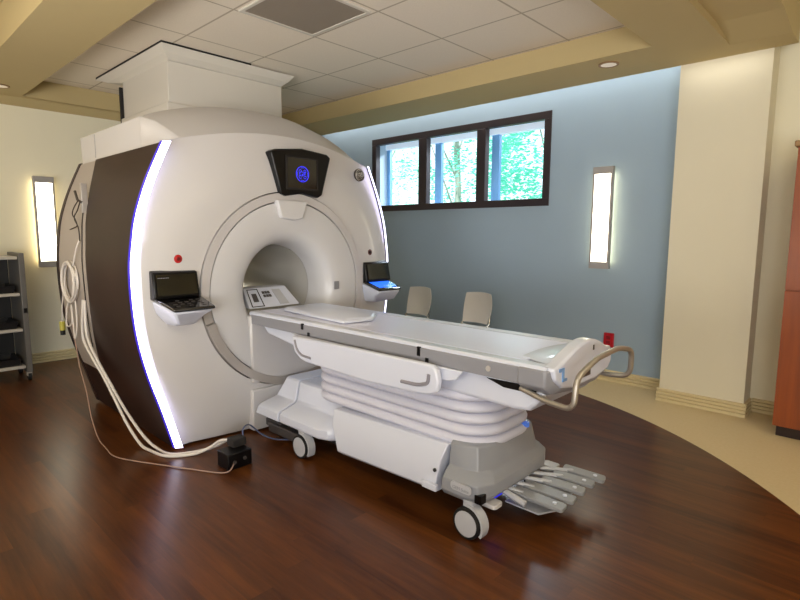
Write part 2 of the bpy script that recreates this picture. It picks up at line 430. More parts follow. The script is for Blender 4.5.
tree(-5.5, 10.6, 6.6, 1.5, M['leaf3'], 'dense darker green tree seen through the right window pane', 11000)

# ------------------------------------------------------------------ sconces
def sconce(label, loc, rot):
    t = thing('wall_sconce', label, 'wall lamp', (0, 0, 0), 'tall lit wall sconces')
    # local: width along x, depth toward -y, base at z=0
    W, H, D = .104, 1.045, .1
    bm = NB(); box(bm, -W, W, -D, -.045, 0, .072); box(bm, -W, W, -D, -.045, H-.072, H)
    obj_each('end_cap', bm, M['sconce_metal'], t, bevel=.003)
    bm = NB(); box(bm, -W, -W+.02, -D, -.05, .072, H-.072); box(bm, W-.02, W, -D, -.05, .072, H-.072)
    obj_each('side_rail', bm, M['sconce_metal'], t, bevel=.002)
    obj('diffuser', box(NB(), -W+.018, W-.018, -D+.004, -D+.018, .07, H-.07), M['diff'], t)
    obj('back_glow', box(NB(), -W+.015, W-.015, -.045, -.02, .05, H-.05), M['halo'], t)
    obj('backplate', box(NB(), -.06, .06, -.03, .0, .03, H-.03), M['sconce_metal'], t)
    t.matrix_world = Matrix.Translation(loc) @ Matrix.Rotation(rot, 4, 'Z')
    return t
sconce('tall lit sconce on the blue wall right of the window', (-2.33, YB, 1.20), 0)
sconce('tall lit sconce on the cream wall left of the scanner', (XL, 1.725, 1.14), PI/2)

# red outlet
t = thing('wall_outlet', 'small red outlet low on the blue wall beyond the table handle', 'outlet', (-2.21, YB, .37))
obj('cover_plate', box(NB(), -2.262, -2.158, YB-.03, YB, .37, .52), M['outlet'], t, bevel=.005)
bm = NB()
for z in (.405, .455): box(bm, -2.232, -2.188, YB-.036, YB-.028, z, z+.035)
obj_each('socket', bm, mat('dark red socket', '8A0C16', .4), t, bevel=.002)

# downlights
for lab, x, y in (('round downlight in the soffit above the right sconce', -2.03, 4.78), ('round downlight in the soffit near the left wall', -6.86, 1.30)):
    t = thing('ceiling_downlight', lab, 'downlight', (x, y, S))
    obj('trim_ring', lathe(NB(), (x, y, S-.004), (0, 0, 1), [(-.006, .085), (-.006, .066), (.004, .066), (.004, .085)], 32, True), M['crown'], t)
    obj('lens', disc(NB(), (x, y, S-.005), (0, 0, 1), .067, .006), M['can'], t)

# ceiling vent in one tile
t = thing('ceiling_vent', 'grey perforated air return panel set in the tiled ceiling', 'vent', (-3.48, 2.61, CZ))
vx0, vx1, vy0, vy1 = -3.845, -3.12, 2.262, 2.965
bm = NB(); e = .028
box(bm, vx0, vx1, vy0, vy0+e, CZ-.012, CZ); box(bm, vx0, vx1, vy1-e, vy1, CZ-.012, CZ); box(bm, vx0, vx0+e, vy0+e, vy1-e, CZ-.012, CZ); box(bm, vx1-e, vx1, vy0+e, vy1-e, CZ-.012, CZ)
obj('frame', bm, M['duct'], t)
obj('grille', box(NB(), vx0+e, vx1-e, vy0+e, vy1-e, CZ-.006, CZ), M['vent'], t)

# ------------------------------------------------------------------ cabinet at the right
t = thing('tall_cabinet', 'tall reddish cherry wood cabinet at the right edge, two doors stacked', 'cabinet', (0, 5.2, 0))
cx0, cx1, cy0, cy1 = -.64, .62, 4.9, YN-.005
obj('carcass', box(NB(), cx0, cx1, cy0+.02, cy1, .09, 2.2), M['cabwood'], t)
obj('toe_kick', box(NB(), cx0+.02, cx1, cy0+.05, cy1, 0, .09), M['kick'], t)
obj('crown', box(NB(), cx0-.02, cx1, cy0-.03, cy1, 2.2, 2.24), M['crown'], t, bevel=.006)
for a, b in ((cx0, -.01), (.0, cx1)):
    obj('lower_door', box(NB(), a, b-.003, cy0, cy0+.02, .09, 1.14), M['cabwood'], t, bevel=.002)
    obj('upper_door', box(NB(), a, b-.003, cy0, cy0+.02, 1.148, 2.198), M['cabwood'], t, bevel=.002)

# ------------------------------------------------------------------ duct cover between scanner and ceiling
t = thing('duct_cover', 'boxed white duct rising from the scanner to the tiled ceiling', 'duct cover', (-5.8, 2.85, 2.4))
obj('shaft', box(NB(), -6.14, -5.05, 2.23, 3.46, 2.74, 3.15), M['duct'], t, bevel=.004)
obj('plinth', box(NB(), -6.15, -5.02, 2.2, 3.49, 2.52, 2.74), M['duct'], t, bevel=.01)
bm = NB(); R4 = lambda g, z: [(-6.42-g*5, 2.18-g, z), (-4.97+g, 2.18-g, z), (-4.97+g, 3.49+g, z), (-6.42-g*5, 3.49+g, z)]
loft(bm, [R4(-.05, 3.11), R4(.0, 3.15), R4(.05, 3.215)])
obj('collar', bm, M['duct'], t, smooth=False)
obj('shadow_gap', box(NB(), -6.62, -4.918, 2.128, 3.02, 3.213, 3.2295), M['darkgap'], t)
obj('edge_strip', box(NB(), -6.17, -6.142, 2.2, 2.24, 2.56, 3.06), M['darkgap'], t)

# ------------------------------------------------------------------ MRI scanner
Yc, Zc = 2.51, 1.10
AP = [(0.0, .945), (.31, 1.03), (.58, 1.11), (.815, 1.16), (1.035, 1.183), (1.315, 1.187), (1.5, 1.165), (1.63, 1.143), (1.76, 1.105), (1.884, 1.06), (2.0, 1.01), (2.16, .935)]
def a_of(z):
    z = max(0, min(2.16, z)); P = AP
    for i in range(len(P)-1):
        if P[i][0] <= z <= P[i+1][0]:
            x0, y0 = P[max(i-1, 0)]; x1, y1 = P[i]; x2, y2 = P[i+1]; x3, y3 = P[min(i+2, len(P)-1)]
            t = (z-x1)/(x2-x1); m1 = (y2-y0)/(x2-x0)*(x2-x1); m2 = (y3-y1)/(x3-x1)*(x2-x1)
            return (2*t**3-3*t*t+1)*y1+(t**3-2*t*t+t)*m1+(-2*t**3+3*t*t)*y2+(t**3-t*t)*m2
ZB = .02
zs = [ZB+(2.16-ZB)*i/40 for i in range(41)]
def outline_front(inset=0):
    L = [(Yc-a_of(z)+inset, z) for z in zs]
    T = [(Yc-.935+1.87*k/24, 2.16+.15*(1-((k-12)/12)**2)) for k in range(1, 24)]
    Rr = [(Yc+a_of(z)-inset, z) for z in reversed(zs)]
    return L+T+Rr
def outline_back():
    L = [(Yc-a_of(z), z) for z in zs]
    T = [(Yc-.935, 2.37)]
    for k in range(1, 24):
        y = Yc-.935+1.87*k/24; s = (y-(Yc+.02))/.96
        T.append((y, 2.555-.18*abs(s)**2.2 if s < 0 else 2.555-.30*abs(s)**2.6))
    Rr = [(Yc+a_of(z), z) for z in reversed(zs)]
    return L+T+Rr
def cast(poly, ang):
    d = (math.cos(ang), math.sin(ang)); best = None
    n = len(poly)
    for i in range(n):
        ax, ay = poly[i][0]-Yc, poly[i][1]-Zc; bx, by = poly[(i+1) % n][0]-Yc, poly[(i+1) % n][1]-Zc
        ex, ey = bx-ax, by-ay; den = d[0]*ey-d[1]*ex
        if abs(den) < 1e-12: continue
        t = (ax*ey-ay*ex)/den; u = (ax*d[1]-ay*d[0])/den
        if t > 0 and -1e-6 <= u <= 1+1e-6: best = t if best is None else max(best, t)
    return best
OF, OB = outline_front(.05), outline_back()
OF0 = outline_front(0)
angs = sorted(set([round(2*PI*k/180, 5) for k in range(180)] + [round(math.atan2(p[1]-Zc, p[0]-Yc) % (2*PI), 5) for p in (OB[0], OB[-1], OB[40], OB[41], OB[-41], OB[-42])]))
NA = len(angs)
rF = [cast(OF, a) for a in angs]; rF0 = [cast(OF0, a) for a in angs]; rB = [cast(OB, a) for a in angs]
def ring(rs, x, scale=None):
    out = []
    for a, r in zip(angs, rs):
        out.append((x(a, r) if callable(x) else x, Yc+r*math.cos(a), Zc+r*math.sin(a)))
    return out
mri = thing('mri_scanner', 'large white MRI scanner with dark wood sides and glowing light strips', 'medical scanner', (-4.5, Yc, 0))
bm = NB()
XF = -3.585
rings = [ring([.775]*NA, -3.66), ring([.775]*NA, XF)]
for t_ in (.15, .35, .55, .75, .9, 1):
    rs = [.775+(r-.775)*t_ for r in rF]
    rings.append(ring(rs, lambda a, r: XF-(.015*max(0, (r-.775))/.3 if r < 1.0 else .011+.09*(r-1.0)/.3)))
loft(bm, rings, cap0=False, cap1=False)
# sloping shoulder up to the rear housing
lastx = rings[-1]
r1 = [(-3.70, p[1], p[2]) for p in ring(rF0, 0)]
mid = ring([(a*.45+b*.55) for a, b in zip(rF0, rB)], -3.86)
mid = [(-3.87, y, z) for _, y, z in mid]
r2 = ring(rB, -4.05)
loft(bm, [lastx, r1], cap0=False, cap1=False)
bmesh.ops.remove_doubles(bm, verts=bm.verts, dist=1e-5)
obj('front_cover', bm, M['white'], mri, angle=28)
bm = NB(); md = [(-3.88, y, z) for _, y, z in ring([(a*.30+b*.70) for a, b in zip(rF0, rB)], 0)]
loft(bm, [r1, md, r2], cap0=False, cap1=False)
obj('top_shoulder', bm, M['white'], mri, angle=75)
bm = NB(); rr_ = [(-5.28-.1*max(0, z-1.3), y, z) for _, y, z in ring(rB, 0)]; loft(bm, [ring(rB, -4.052), rr_], cap0=False, cap1=False)
loft(bm, [rr_, ring([.42]*NA, -5.45)], cap0=False, cap1=False)
obj('rear_housing', bm, M['white'], mri, angle=28)
# seams on the housing (thin dark lines)
bm = NB(); box(bm, -5.015, -5.009, Yc-.938, Yc-.93, 2.17, 2.36)
obj('housing_seam', bm, M['band'], mri)
bm = NB(); box(bm, -3.625, -3.600, 2.508, 2.513, 2.17, 2.36)

def side_patch(x_front, x_back, z0, z1, s, off, n=36, m=14):
    """curved panel following the side of the machine; s=-1 near side, +1 far side"""
    rows = []
    for i in range(n+1):
        z = z0+(z1-z0)*i/n; y = Yc+s*(a_of(z)+off)
        xf = x_front(z) if callable(x_front) else x_front; xb = x_back(z) if callable(x_back) else x_back
        rows.append([(xf+(xb-xf)*k/m, y, z) for k in range(m+1)])
    return rows
def patch_bm(rows, s, th=.012):
    bm = NB(); n, m = len(rows), len(rows[0])
    A = [[bm.verts.new(p) for p in r] for r in rows]; B = [[bm.verts.new((p[0], p[1]-s*th, p[2])) for p in r] for r in rows]
    for i in range(n-1):
        for j in range(m-1):
            bm.faces.new((A[i][j], A[i][j+1], A[i+1][j+1], A[i+1][j])); bm.faces.new((B[i][j], B[i+1][j], B[i+1][j+1], B[i][j+1]))
    for i in range(n-1):
        bm.faces.new((A[i][0], A[i+1][0], B[i+1][0], B[i][0])); bm.faces.new((A[i][-1], B[i][-1], B[i+1][-1], A[i+1][-1]))
    for j in range(m-1):
        bm.faces.new((A[0][j], B[0][j], B[0][j+1], A[0][j+1])); bm.faces.new((A[-1][j], A[-1][j+1], B[-1][j+1], B[-1][j]))
    return bm
def xb_(z):   # rear edge of the wooden panel, curved like the light strip
    return -4.97+.43*(1-((z-1.15)/1.0)**2)
for s in (-1, 1):
    obj('wood_panel', patch_bm(side_patch(-3.70, xb_, ZB, 2.15, s, .012), s), M['darkwood'], mri)
    # base skirt behind the wood panel, dark too
    obj('wood_skirt', patch_bm(side_patch(lambda z: xb_(z)+.002, -5.26, ZB, .40, s, .010), s), M['darkwood'], mri)
    obj('rear_panel', patch_bm(side_patch(lambda z: xb_(z)-.012, lambda z: -5.265-.1*max(0, z-1.3), .40, 2.14, s, .010), s), M['silver'] if 0 else mat('rear side panel', 'A59C95', .45), mri)
    obj('rear_edge', patch_bm(side_patch(lambda z: -5.26-.1*max(0, z-1.3), lambda z: -5.32-.1*max(0, z-1.3), ZB, 2.15, s, .016), s, .03), M['darkwood'], mri)
    obj('panel_slot', patch_bm(side_patch(lambda z: xb_(z)-.075, lambda z: xb_(z)-.095, .62, 1.86, s, .013), s), M['darkgap'], mri)
    # LED strip on the front corner
    bm = NB(); R1, R2, R3 = [], [], []
    for z in zs:
        a = a_of(z)
        R1.append((-3.642, Yc+s*(a-.038), z)); R2.append((-3.668, Yc+s*(a+.009), z)); R3.append((-3.692, Yc+s*(a+.015), z))
    loft(bm, [R1, [(p[0]-.002, p[1]+s*.008, p[2]) for p in R1], R2], close=False, cap0=False, cap1=False)
    obj('light_strip', bm, M['led'], mri)
    bm = NB(); loft(bm, [R2, R3], close=False, cap0=False, cap1=False)
    obj('strip_edge', bm, M['ledblue'], mri)
# bezel ring, split in a pale upper arc and a darker lower arc
def arc_ring(bm, r0, r1, x0, x1, a0, a1, n=60):
    rings = []
    for k in range(n+1):
        a = math.radians(a0+(a1-a0)*k/n); c, s_ = math.cos(a), math.sin(a)
        rings.append([(x, Yc+r*c, Zc+r*s_) for x, r in ((x0, r0), (x1, r0+.004), (x1, r1-.004), (x0, r1))])
    loft(bm, rings); return bm
obj('bezel', arc_ring(NB(), .7005, .7705, -3.66, -3.572, -18, 187), mat('pale bezel', 'BEBABA', .4), mri)
obj('bezel_lower', arc_ring(NB(), .7005, .7705, -3.66, -3.552, 196, 334), M['silver'], mri)
bm = arc_ring(NB(), .7005, .7705, -3.66, -3.576, 187.4, 195.6, 6)
obj_each('bezel_joint', arc_ring(bm, .7005, .7705, -3.66, -3.576, 334.4, 341.6, 6), mat('bezel joint', 'A39D98', .4), mri)
bm = arc_ring(NB(), .695, .776, -3.67, -3.61, 0, 360, 96); obj('bezel_gap', bm, M['darkgap'], mri)
# funnel and bore
prof = [(-3.64, .697), (-3.580, .694), (-3.574, .66), (-3.575, .55), (-3.585, .47), (-3.61, .425), (-3.66, .39), (-3.74, .368), (-3.84, .358)]
bm = NB(); loft(bm, [[(x, Yc+r*math.cos(2*PI*k/96), Zc+r*math.sin(2*PI*k/96)) for k in range(96)] for x, r in prof], cap0=False, cap1=False)
obj('bore_funnel', bm, M['funnel'], mri, angle=50)
bm = NB(); loft(bm, [[(x, Yc+r*math.cos(2*PI*k/96), Zc+r*math.sin(2*PI*k/96)) for k in range(96)] for x, r in ((-3.842, .356), (-5.1, .356), (-5.3, .37), (-5.45, .42))], cap0=False, cap1=False)
obj('bore_liner', bm, M['bore'], mri, angle=50)
# centre column below the bore
bm = NB(); box(bm, -3.64, -3.560, 2.12, 2.86, .40, .925)
obj('centre_panel', bm, M['white'], mri, bevel=.015)
bm = NB(); box(bm, -3.64, -3.560, 2.12, 2.86, ZB, .345)
obj('lower_panel', bm, M['white'], mri, bevel=.01)
bm = NB()
disc(bm, (-3.558, 2.15, .885), (1, 0, 0), .012, .01, 12); disc(bm, (-3.558, 2.17, .19), (1, 0, 0), .014, .01, 12)
obj_each('bolt', bm, M['darkgap'], mri)
# flap under the display
bm = NB(); prism(bm, [(2.365, 1.805), (2.655, 1.805), (2.605, 1.665), (2.53, 1.650), (2.405, 1.668)], 0, -3.60, -3.535)
obj('bore_flap', bm, M['funnel'], mri, bevel=.01)
# sensor square inside the funnel, right
bm = NB(); box(bm, -3.574, -3.568, 2.95, 3.0, 1.07, 1.14)
o = obj('sensor_window', bm, M['band'], mri)

# display head
dsp = NB()
hexp = [(2.29, 2.165), (2.33, 2.185), (2.58, 2.215), (2.83, 2.195), (2.868, 2.17), (2.775, 1.86), (2.735, 1.84), (2.58, 1.865), (2.42, 1.838), (2.375, 1.855)]
prism(dsp, hexp, 0, -3.62, -3.505)
d = obj('display', dsp, M['black'], mri, bevel=.012, seg=3)
obj('screen', box(NB(), -3.508, -3.500, 2.43, 2.715, 1.905, 2.135), M['screen'], d)
bm = NB(); e = .012
box(bm, -3.51, -3.494, 2.43-e, 2.43, 1.905-e, 2.135+e); box(bm, -3.51, -3.494, 2.715, 2.715+e, 1.905-e, 2.135+e); box(bm, -3.51, -3.494, 2.43, 2.715, 2.135, 2.135+e); box(bm, -3.51, -3.494, 2.43, 2.715, 1.905-e, 1.905)
obj('screen_rim', bm, M['darkgap'], d)
def logo(cx, cy, cz, R, x, big=False):
    """round mark: ring, inner swirls and the letters G E"""
    bm = NB()
    lathe(bm, (x, cy, cz), (1, 0, 0), [(0, R), (.003, R), (.003, R*.92), (0, R*.92)], 40, True)
    for k in range(4):
        a = PI/4+k*PI/2
        tube(bm, [(x+.002, cy+R*(.5*math.cos(a)+.2*math.cos(a+u)), cz+R*(.5*math.sin(a)+.2*math.sin(a+u))) for u in [j*.55-2.4 for j in range(9)]], R*.035, 4)
    for k in range(4):
        a = k*PI/2
        tube(bm, [(x+.002, cy+R*.8*math.cos(a+u), cz+R*.8*math.sin(a+u)) for u in [j*.12-.3 for j in range(6)]], R*.035, 4)
    add_bm(bm, text_bm('GE', R*.85, (x+.002, cy, cz), (0, 1, 0), (0, 0, 1), .001))
    return bm
obj('lit_logo', logo(0, 2.573, 2.015, .062, -3.4995), M['logo_blue'], d)
d.location.x -= .035; d.location.y += .03
obj('badge_disc', disc(NB(), (-3.618, 3.285, 2.07), (1, -.06, .1), .056, .016), M['badge'], mri)
obj('badge_logo', logo(0, 3.285, 2.07, .05, -3.609), M['badge_lt'], mri)
# stop buttons
def button(y, z, m, lab):
    b = obj('stop_button', lathe(NB(), (-3.606, y, z), (1, 0, 0), [(0, .03), (.012, .03), (.016, .022), (.016, .0005)], 24), m, mri)
    b['label'] = lab
    obj('button_core', lathe(NB(), (-3.592, y, z), (1, 0, 0), [(0, .014), (.006, .012), (.006, .0005)], 16), mat('button core', '6A1416', .4) if m is M['red'] else M['black'], b)
button(1.603, 1.372, M['red'], 'red stop button'); button(3.39, 1.38, M['darkbtn'], 'dark stop button')
# control consoles either side of the bore
def console(s, lit):
    def Y(v): return Yc+s*(Yc-v)*-1 if False else (v if s < 0 else 2*Yc-v)
    nm = 'control_console'
    y0, y1 = 1.41, 1.72
    ya, yb = sorted((Y(y0), Y(y1)))
    bm = NB()
    prism(bm, [(-3.62, 1.10), (-3.585, 1.10), (-3.535, 1.118), (-3.565, 1.285), (-3.62, 1.30)], 1, ya, yb)
    c = obj(nm, bm, M['black'], mri, bevel=.01)
    obj('upper_glass', prism(NB(), [(-3.534, 1.135), (-3.530, 1.135), (-3.556, 1.272), (-3.560, 1.272)], 1, ya+.02, yb-.02), M['blackgloss'], c)
    # keypad tray: slopes down and outward
    k = [(Y(1.42), -3.56, 1.118), (Y(1.735), -3.56, 1.118), (Y(1.74), -3.36, 1.062), (Y(1.455), -3.36, 1.062)]
    bm = NB(); loft(bm, [[(x, y, z-.022) for y, x, z in k], [(x, y, z) for y, x, z in k]])
    obj('keypad_tray', bm, M['blackgloss'], c, bevel=.008)
    bm = NB()
    for i in range(4):
        for j in range(5 if not lit else 4):
            u = .12+.76*(j+.5)/5; v = .25+.6*(i+.5)/4
            if (i*3+j*5) % 7 in (0, 3): continue
            y = (1.42+.315*u)*(1-v)+(1.455+.285*u)*v; x = -3.56+.2*v; z = 1.118-.056*v+.0005
            hw = .012
            ys = sorted((Y(y-hw), Y(y+hw)))
            box(bm, x-.008, x+.008, ys[0], ys[1], z-.002, z+.0012)
    obj_each('key', bm, M['screenblue'] if lit else M['badge'], c)
    if lit:
        kk = [(Y(1.45), -3.53, 1.1095), (Y(1.70), -3.53, 1.1095), (Y(1.70), -3.39, 1.0715), (Y(1.48), -3.39, 1.0715)]
        bm = NB(); loft(bm, [[(x, y, z) for y, x, z in kk], [(x, y, z+.001) for y, x, z in kk]])
        obj('lit_display', bm, M['screenblue'], c)
    # white bracket below
    A = [(Y(1.41), -3.60, 1.10), (Y(1.735), -3.60, 1.10), (Y(1.73), -3.365, 1.036), (Y(1.46), -3.365, 1.036)]
    B = [(Y(1.43), -3.60, 1.02), (Y(1.72), -3.60, 1.02), (Y(1.70), -3.44, .995), (Y(1.50), -3.40, .955)]
    D = [(Y(1.50), -3.60, .93), (Y(1.70), -3.60, .93), (Y(1.66), -3.50, .93), (Y(1.52), -3.50, .93)]
    bm = NB(); loft(bm, [[(x, y, z) for y, x, z in q] for q in (D, B, A)])
    obj('console_bracket', bm, M['white_bright'], c, bevel=.012)
    if not lit:
        bm = NB()
        for j in range(7): box(bm, -3.552, -3.549, 1.44+j*.011, 1.447+j*.011, 1.248, 1.253)
        o = obj('console_marking', bm, M['band'], c)
console(-1, False); console(1, True)

# connector panel lying across the table inside the bore
t = thing('connector_panel', 'white wedge shaped connector box lying on the table in the bore', 'connector box', (-3.76, 2.42, .957))
bm = NB(); loft(bm, [[(-3.69, 2.19, .958), (-3.69, 2.67, .958), (-3.98, 2.67, .958), (-3.98, 2.24, .958)], [(-3.83, 2.22, 1.105), (-3.85, 2.63, 1.105), (-3.98, 2.63, 1.105), (-3.98, 2.24, 1.105)]])
obj('housing', bm, M['white_bright'], t, bevel=.006)
def on_face(u0, u1, v0, v1, off):
    pts = []
    for u, v in ((u0, v0), (u1, v0), (u1, v1), (u0, v1)):
        a = Vector((-3.69, 2.19, .958)).lerp(Vector((-3.69, 2.67, .958)), u); b = Vector((-3.83, 2.22, 1.105)).lerp(Vector((-3.85, 2.63, 1.105)), u)
        pts.append(a.lerp(b, v)+Vector((.72, 0, .69))*off)
    return pts
def face_box(u0, u1, v0, v1, o0=.001, o1=.004):
    bm = NB(); loft(bm, [on_face(u0, u1, v0, v1, o0), on_face(u0, u1, v0, v1, o1)]); return bm
bm = face_box(.06, .30, .06, .09); 
for q in ((.06, .30, .9, .93), (.06, .075, .09, .9), (.285, .30, .09, .9)): add_bm(bm, face_box(*q))
obj('port_frame', bm, M['darkgap'], t)
obj('port_socket', face_box(.13, .23, .3, .7), M['badge'], t)
bm = NB()
for i in range(3):
    for j in range(2): add_bm(bm, face_box(.37+.06*i, .42+.06*i, .5+.17*j, .62+.17*j))
obj('label_block', bm, M['badge'], t)
obj('grey_inset', face_box(.62, .80, .1, .85), M['lightgrey'], t)

# ------------------------------------------------------------------ patient table
tb = thing('patient_table', 'white wheeled patient table docked to the scanner bore', 'patient table', (-2.3, 2.49, 0))
def slab(pts, x0, x1): return prism(NB(), pts, 0, x0, x1)
YT = 2.49; HW = .355
# tabletop frame with raised rims
top = [(YT-HW, .948), (YT-HW+.012, .958), (YT-HW+.075, .958), (YT-HW+.085, .950), (YT-HW+.09, .944), (YT+HW-.09, .944), (YT+HW-.085, .950), (YT+HW-.075, .958), (YT+HW-.012, .958), (YT+HW, .948), (YT+HW, .93), (YT-HW, .93)]
obj('tabletop', slab(top, -3.60, -1.12), M['white_bright'], tb)
bm = NB(); pr_ = [(YT-.262, .945), (YT-.258, .955), (YT-.12, .953), (YT, .951), (YT+.12, .953), (YT+.258, .955), (YT+.262, .945)]
loft(bm, [[(x, y, z) for y, z in pr_] for x in (-3.60, -1.28)])
obj('cradle', bm, mat('cradle gloss', 'E6E8FF', .32, coat=.35), tb)
bm = NB()
for s in (-1, 1): box(bm, -3.59, -1.30, YT+s*.268-.004, YT+s*.268+.004, .940, .9455)
obj_each('cradle_groove', bm, M['grey'], tb)
bm = NB(); prism(bm, [(-3.57, .865), (-3.57, .935), (-1.16, .943), (-1.16, .862)], 1, YT-HW-.006, YT-HW+.03)
prism(bm, [(-3.57, .865), (-3.57, .935), (-1.16, .943), (-1.16, .862)], 1, YT+HW-.03, YT+HW+.006)
obj_each('side_band', bm, M['band'], tb, bevel=.004)
bm = NB(); box(bm, -3.565, -1.2, YT-HW+.03, YT+HW-.03, .87, .932)
obj('table_core', bm, M['lightgrey'], tb)
bm = NB()
for x, za, zb in ((-2.93, .905, .945), (-2.86, .868, .892), (-1.88, .895, .945), (-1.82, .868, .893)): box(bm, x, x+.02, YT-HW-.012, YT-HW, za, zb)
obj_each('latch', bm, M['black'], tb)
bm = NB(); disc(bm, (-1.42, YT-HW-.006, .905), (0, 1, 0), .014, .012, 16); obj('side_socket', bm, M['badge_lt'], tb)
# under body
bm = NB(); prism(bm, [(-3.5, .868), (-3.42, .80), (-3.1, .755), (-1.30, .715), (-1.22, .725), (-1.15, .80), (-1.15, .866)], 1, YT-.315, YT+.315)
obj('under_body', bm, M['white_bright'], tb, bevel=.02, seg=3)
bm = NB(); prism(bm, [(-1.46, .845), (-1.17, .85), (-1.19, .815), (-1.36, .815)], 1, YT-.322, YT-.30)
obj('handle_recess', bm, M['black'], tb, bevel=.003)
# end cap + end plate
xe = -1.10
bm = NB()
capo = [(YT-.365, .945), (YT-.365, .865), (YT-.31, .825), (YT-.1, .80), (YT+.15, .80), (YT+.29, .83), (YT+.31, .88), (YT+.31, .945)]
capi = [(YT-.33, .945), (YT-.33, .875), (YT-.28, .84), (YT-.1, .815), (YT+.15, .815), (YT+.25, .845), (YT+.27, .89), (YT+.27, .945)]
loft(bm, [[(-1.26, y, z) for y, z in capo], [(xe-.02, y, z) for y, z in capo], [(xe, y, z) for y, z in capi]])
obj_each('end_cap', bm, M['band'], tb, bevel=.008)
hump = [(YT-.345, .955)]
for k in range(0, 21):
    u = k/20; hump.append((YT-.33+.60*u, .957+.086*math.sin(PI*u**1.2)**1.05))
hump += [(YT+.295, .955), (YT+.29, .89), (YT+.25, .855), (YT+.1, .832), (YT-.15, .832), (YT-.26, .852), (YT-.33, .90)]
bm = NB(); prism(bm, hump, 0, -1.155, xe+.015)
obj('end_plate', bm, M['white_bright'], tb, bevel=.012, seg=3)
bm = NB(); loft(bm, [[(-1.15, YT-.27+.52*u, .954+.068*math.sin(PI*u**1.15)) for u in [i/10 for i in range(11)]]+[(-1.15, YT+.25, .95), (-1.15, YT-.27, .95)],
                     [(-1.34, YT-.20+.40*u, .953+.008*math.sin(PI*u)) for u in [i/10 for i in range(11)]]+[(-1.34, YT+.20, .95), (-1.34, YT-.20, .95)]])
obj('end_ramp', bm, M['white_bright'], tb)
bm = NB(); box(bm, -1.086, -1.082, YT-.06, YT+.03, .865, .895); box(bm, -1.086, -1.082, YT+.05, YT+.062, .985, 1.01)
obj_each('end_label', bm, M['badge'], tb)
bm = NB(); box(bm, -1.10, -1.080, YT-.27, YT-.255, .885, .95); box(bm, -1.10, -1.080, YT-.255, YT-.225, .885, .897); box(bm, -1.10, -1.080, YT-.30, YT-.27, .935, .95)
obj('end_clip', bm, mat('blue clip', '6F97C8', .4), tb)
# push handle
pth = bend_path([(-1.26, YT-.33, .835), (-1.12, YT-.335, .80), (-.985, YT-.35, .795), (-.985, YT-.335, .935), (-.975, YT-.16, .995), (-.985, YT+.12, 1.0), (-.98, YT+.285, .965), (-.99, YT+.305, .82), (-1.12, YT+.29, .81), (-1.26, YT+.29, .835)], .05)
obj('push_handle', tube(NB(), pth, .0135, 12), M['steel'], tb)
# side rails
def rail(s):
    y0 = YT+s*.405; y1 = YT+s*.445
    P = [(-2.93, .872), (-2.925, .82), (-2.90, .765), (-2.84, .728), (-2.78, .715), (-2.2, .70), (-1.80, .715), (-1.72, .725), (-1.675, .75), (-1.665, .80), (-1.68, .86), (-1.71, .883), (-1.80, .885)]
    bm = prism(NB(), P, 1, min(y0, y1), max(y0, y1))
    r = obj('side_rail', bm, M['white_bright'], tb, bevel=.012, seg=3)
    yy = y1+s*.001
    bm = tube(NB(), bend_path([(-2.89, yy, .85), (-2.87, yy, .79), (-2.82, yy, .757), (-2.72, yy, .752)], .05), .008, 8)
    tube(bm, bend_path([(-1.92, yy, .76), (-1.80, yy, .763), (-1.73, yy, .785), (-1.725, yy, .835)], .05), .010, 8)
    obj_each('rail_slot', bm, mat('slot shadow', '85828A', .6) if s < 0 else bpy.data.materials['slot shadow'], r)
    bm = NB()
    for x in (-2.7, -1.95): box(bm, x, x+.12, min(YT+s*.31, y0), max(YT+s*.31, y0), .80, .83)
    obj_each('rail_arm', bm, M['lightgrey'], r, bevel=.005)
rail(-1); rail(1)
bm = NB(); prism(bm, [(-3.02, .866), (-3.0, .80), (-2.98, .79), (-1.66, .80), (-1.60, .815), (-1.56, .866)], 1, YT-.385, YT-.365)
obj('rail_backing', bm, M['white_bright'], tb, bevel=.006)
# bellows
bm = NB(); rings = []
z0, z1, nb = .43, .735, 5
for i in range(91):
    u = i/90; z = z0+(z1-z0)*u; g = .032*abs(math.sin(PI*nb*u))**.5
    rings.append([(x, y, z) for x, y in rrect(-2.90-g*.4, -1.525+g+.03*(1-u), YT-.285-g, YT+.235+g, .20, 8)])
loft(bm, rings)
obj('bellows', bm, M['bellows'], tb, angle=60)
# base: white side cover
def rings_rect(spec, r=.03):
    bm = NB(); loft(bm, [[(x, y, z) for x, y in rrect(x0, x1, y0, y1, r)] for x0, x1, y0, y1, z in spec]); return bm
bm = NB()
def sec(xb2, xt, zb):
    h = [(-.345, 0), (-.385, .03), (-.385, .20), (-.345, .285)]
    H2 = .285
    L = [(xb2+(xt-xb2)*dz/H2, YT+dy, zb+dz) for dy, dz in h]; Rr = [(xb2+(xt-xb2)*dz/H2, YT-dy, zb+dz) for dy, dz in reversed(h)]
    return L+Rr
loft(bm, [sec(-2.53, -2.61, .135), sec(-1.735, -1.672, .16)])
obj('base_cover', bm, M['white_bright'], tb, bevel=.006)
bm = NB(); box(bm, -1.80, -1.70, YT-.41, YT-.385, .19, .225); obj('release_tab', bm, M['white_bright'], tb, bevel=.004)
bm = NB(); disc(bm, (-1.725, YT-.388, .30), (0, 1, 0), .01, .01, 12); obj('base_bolt', bm, M['darkgap'], tb)
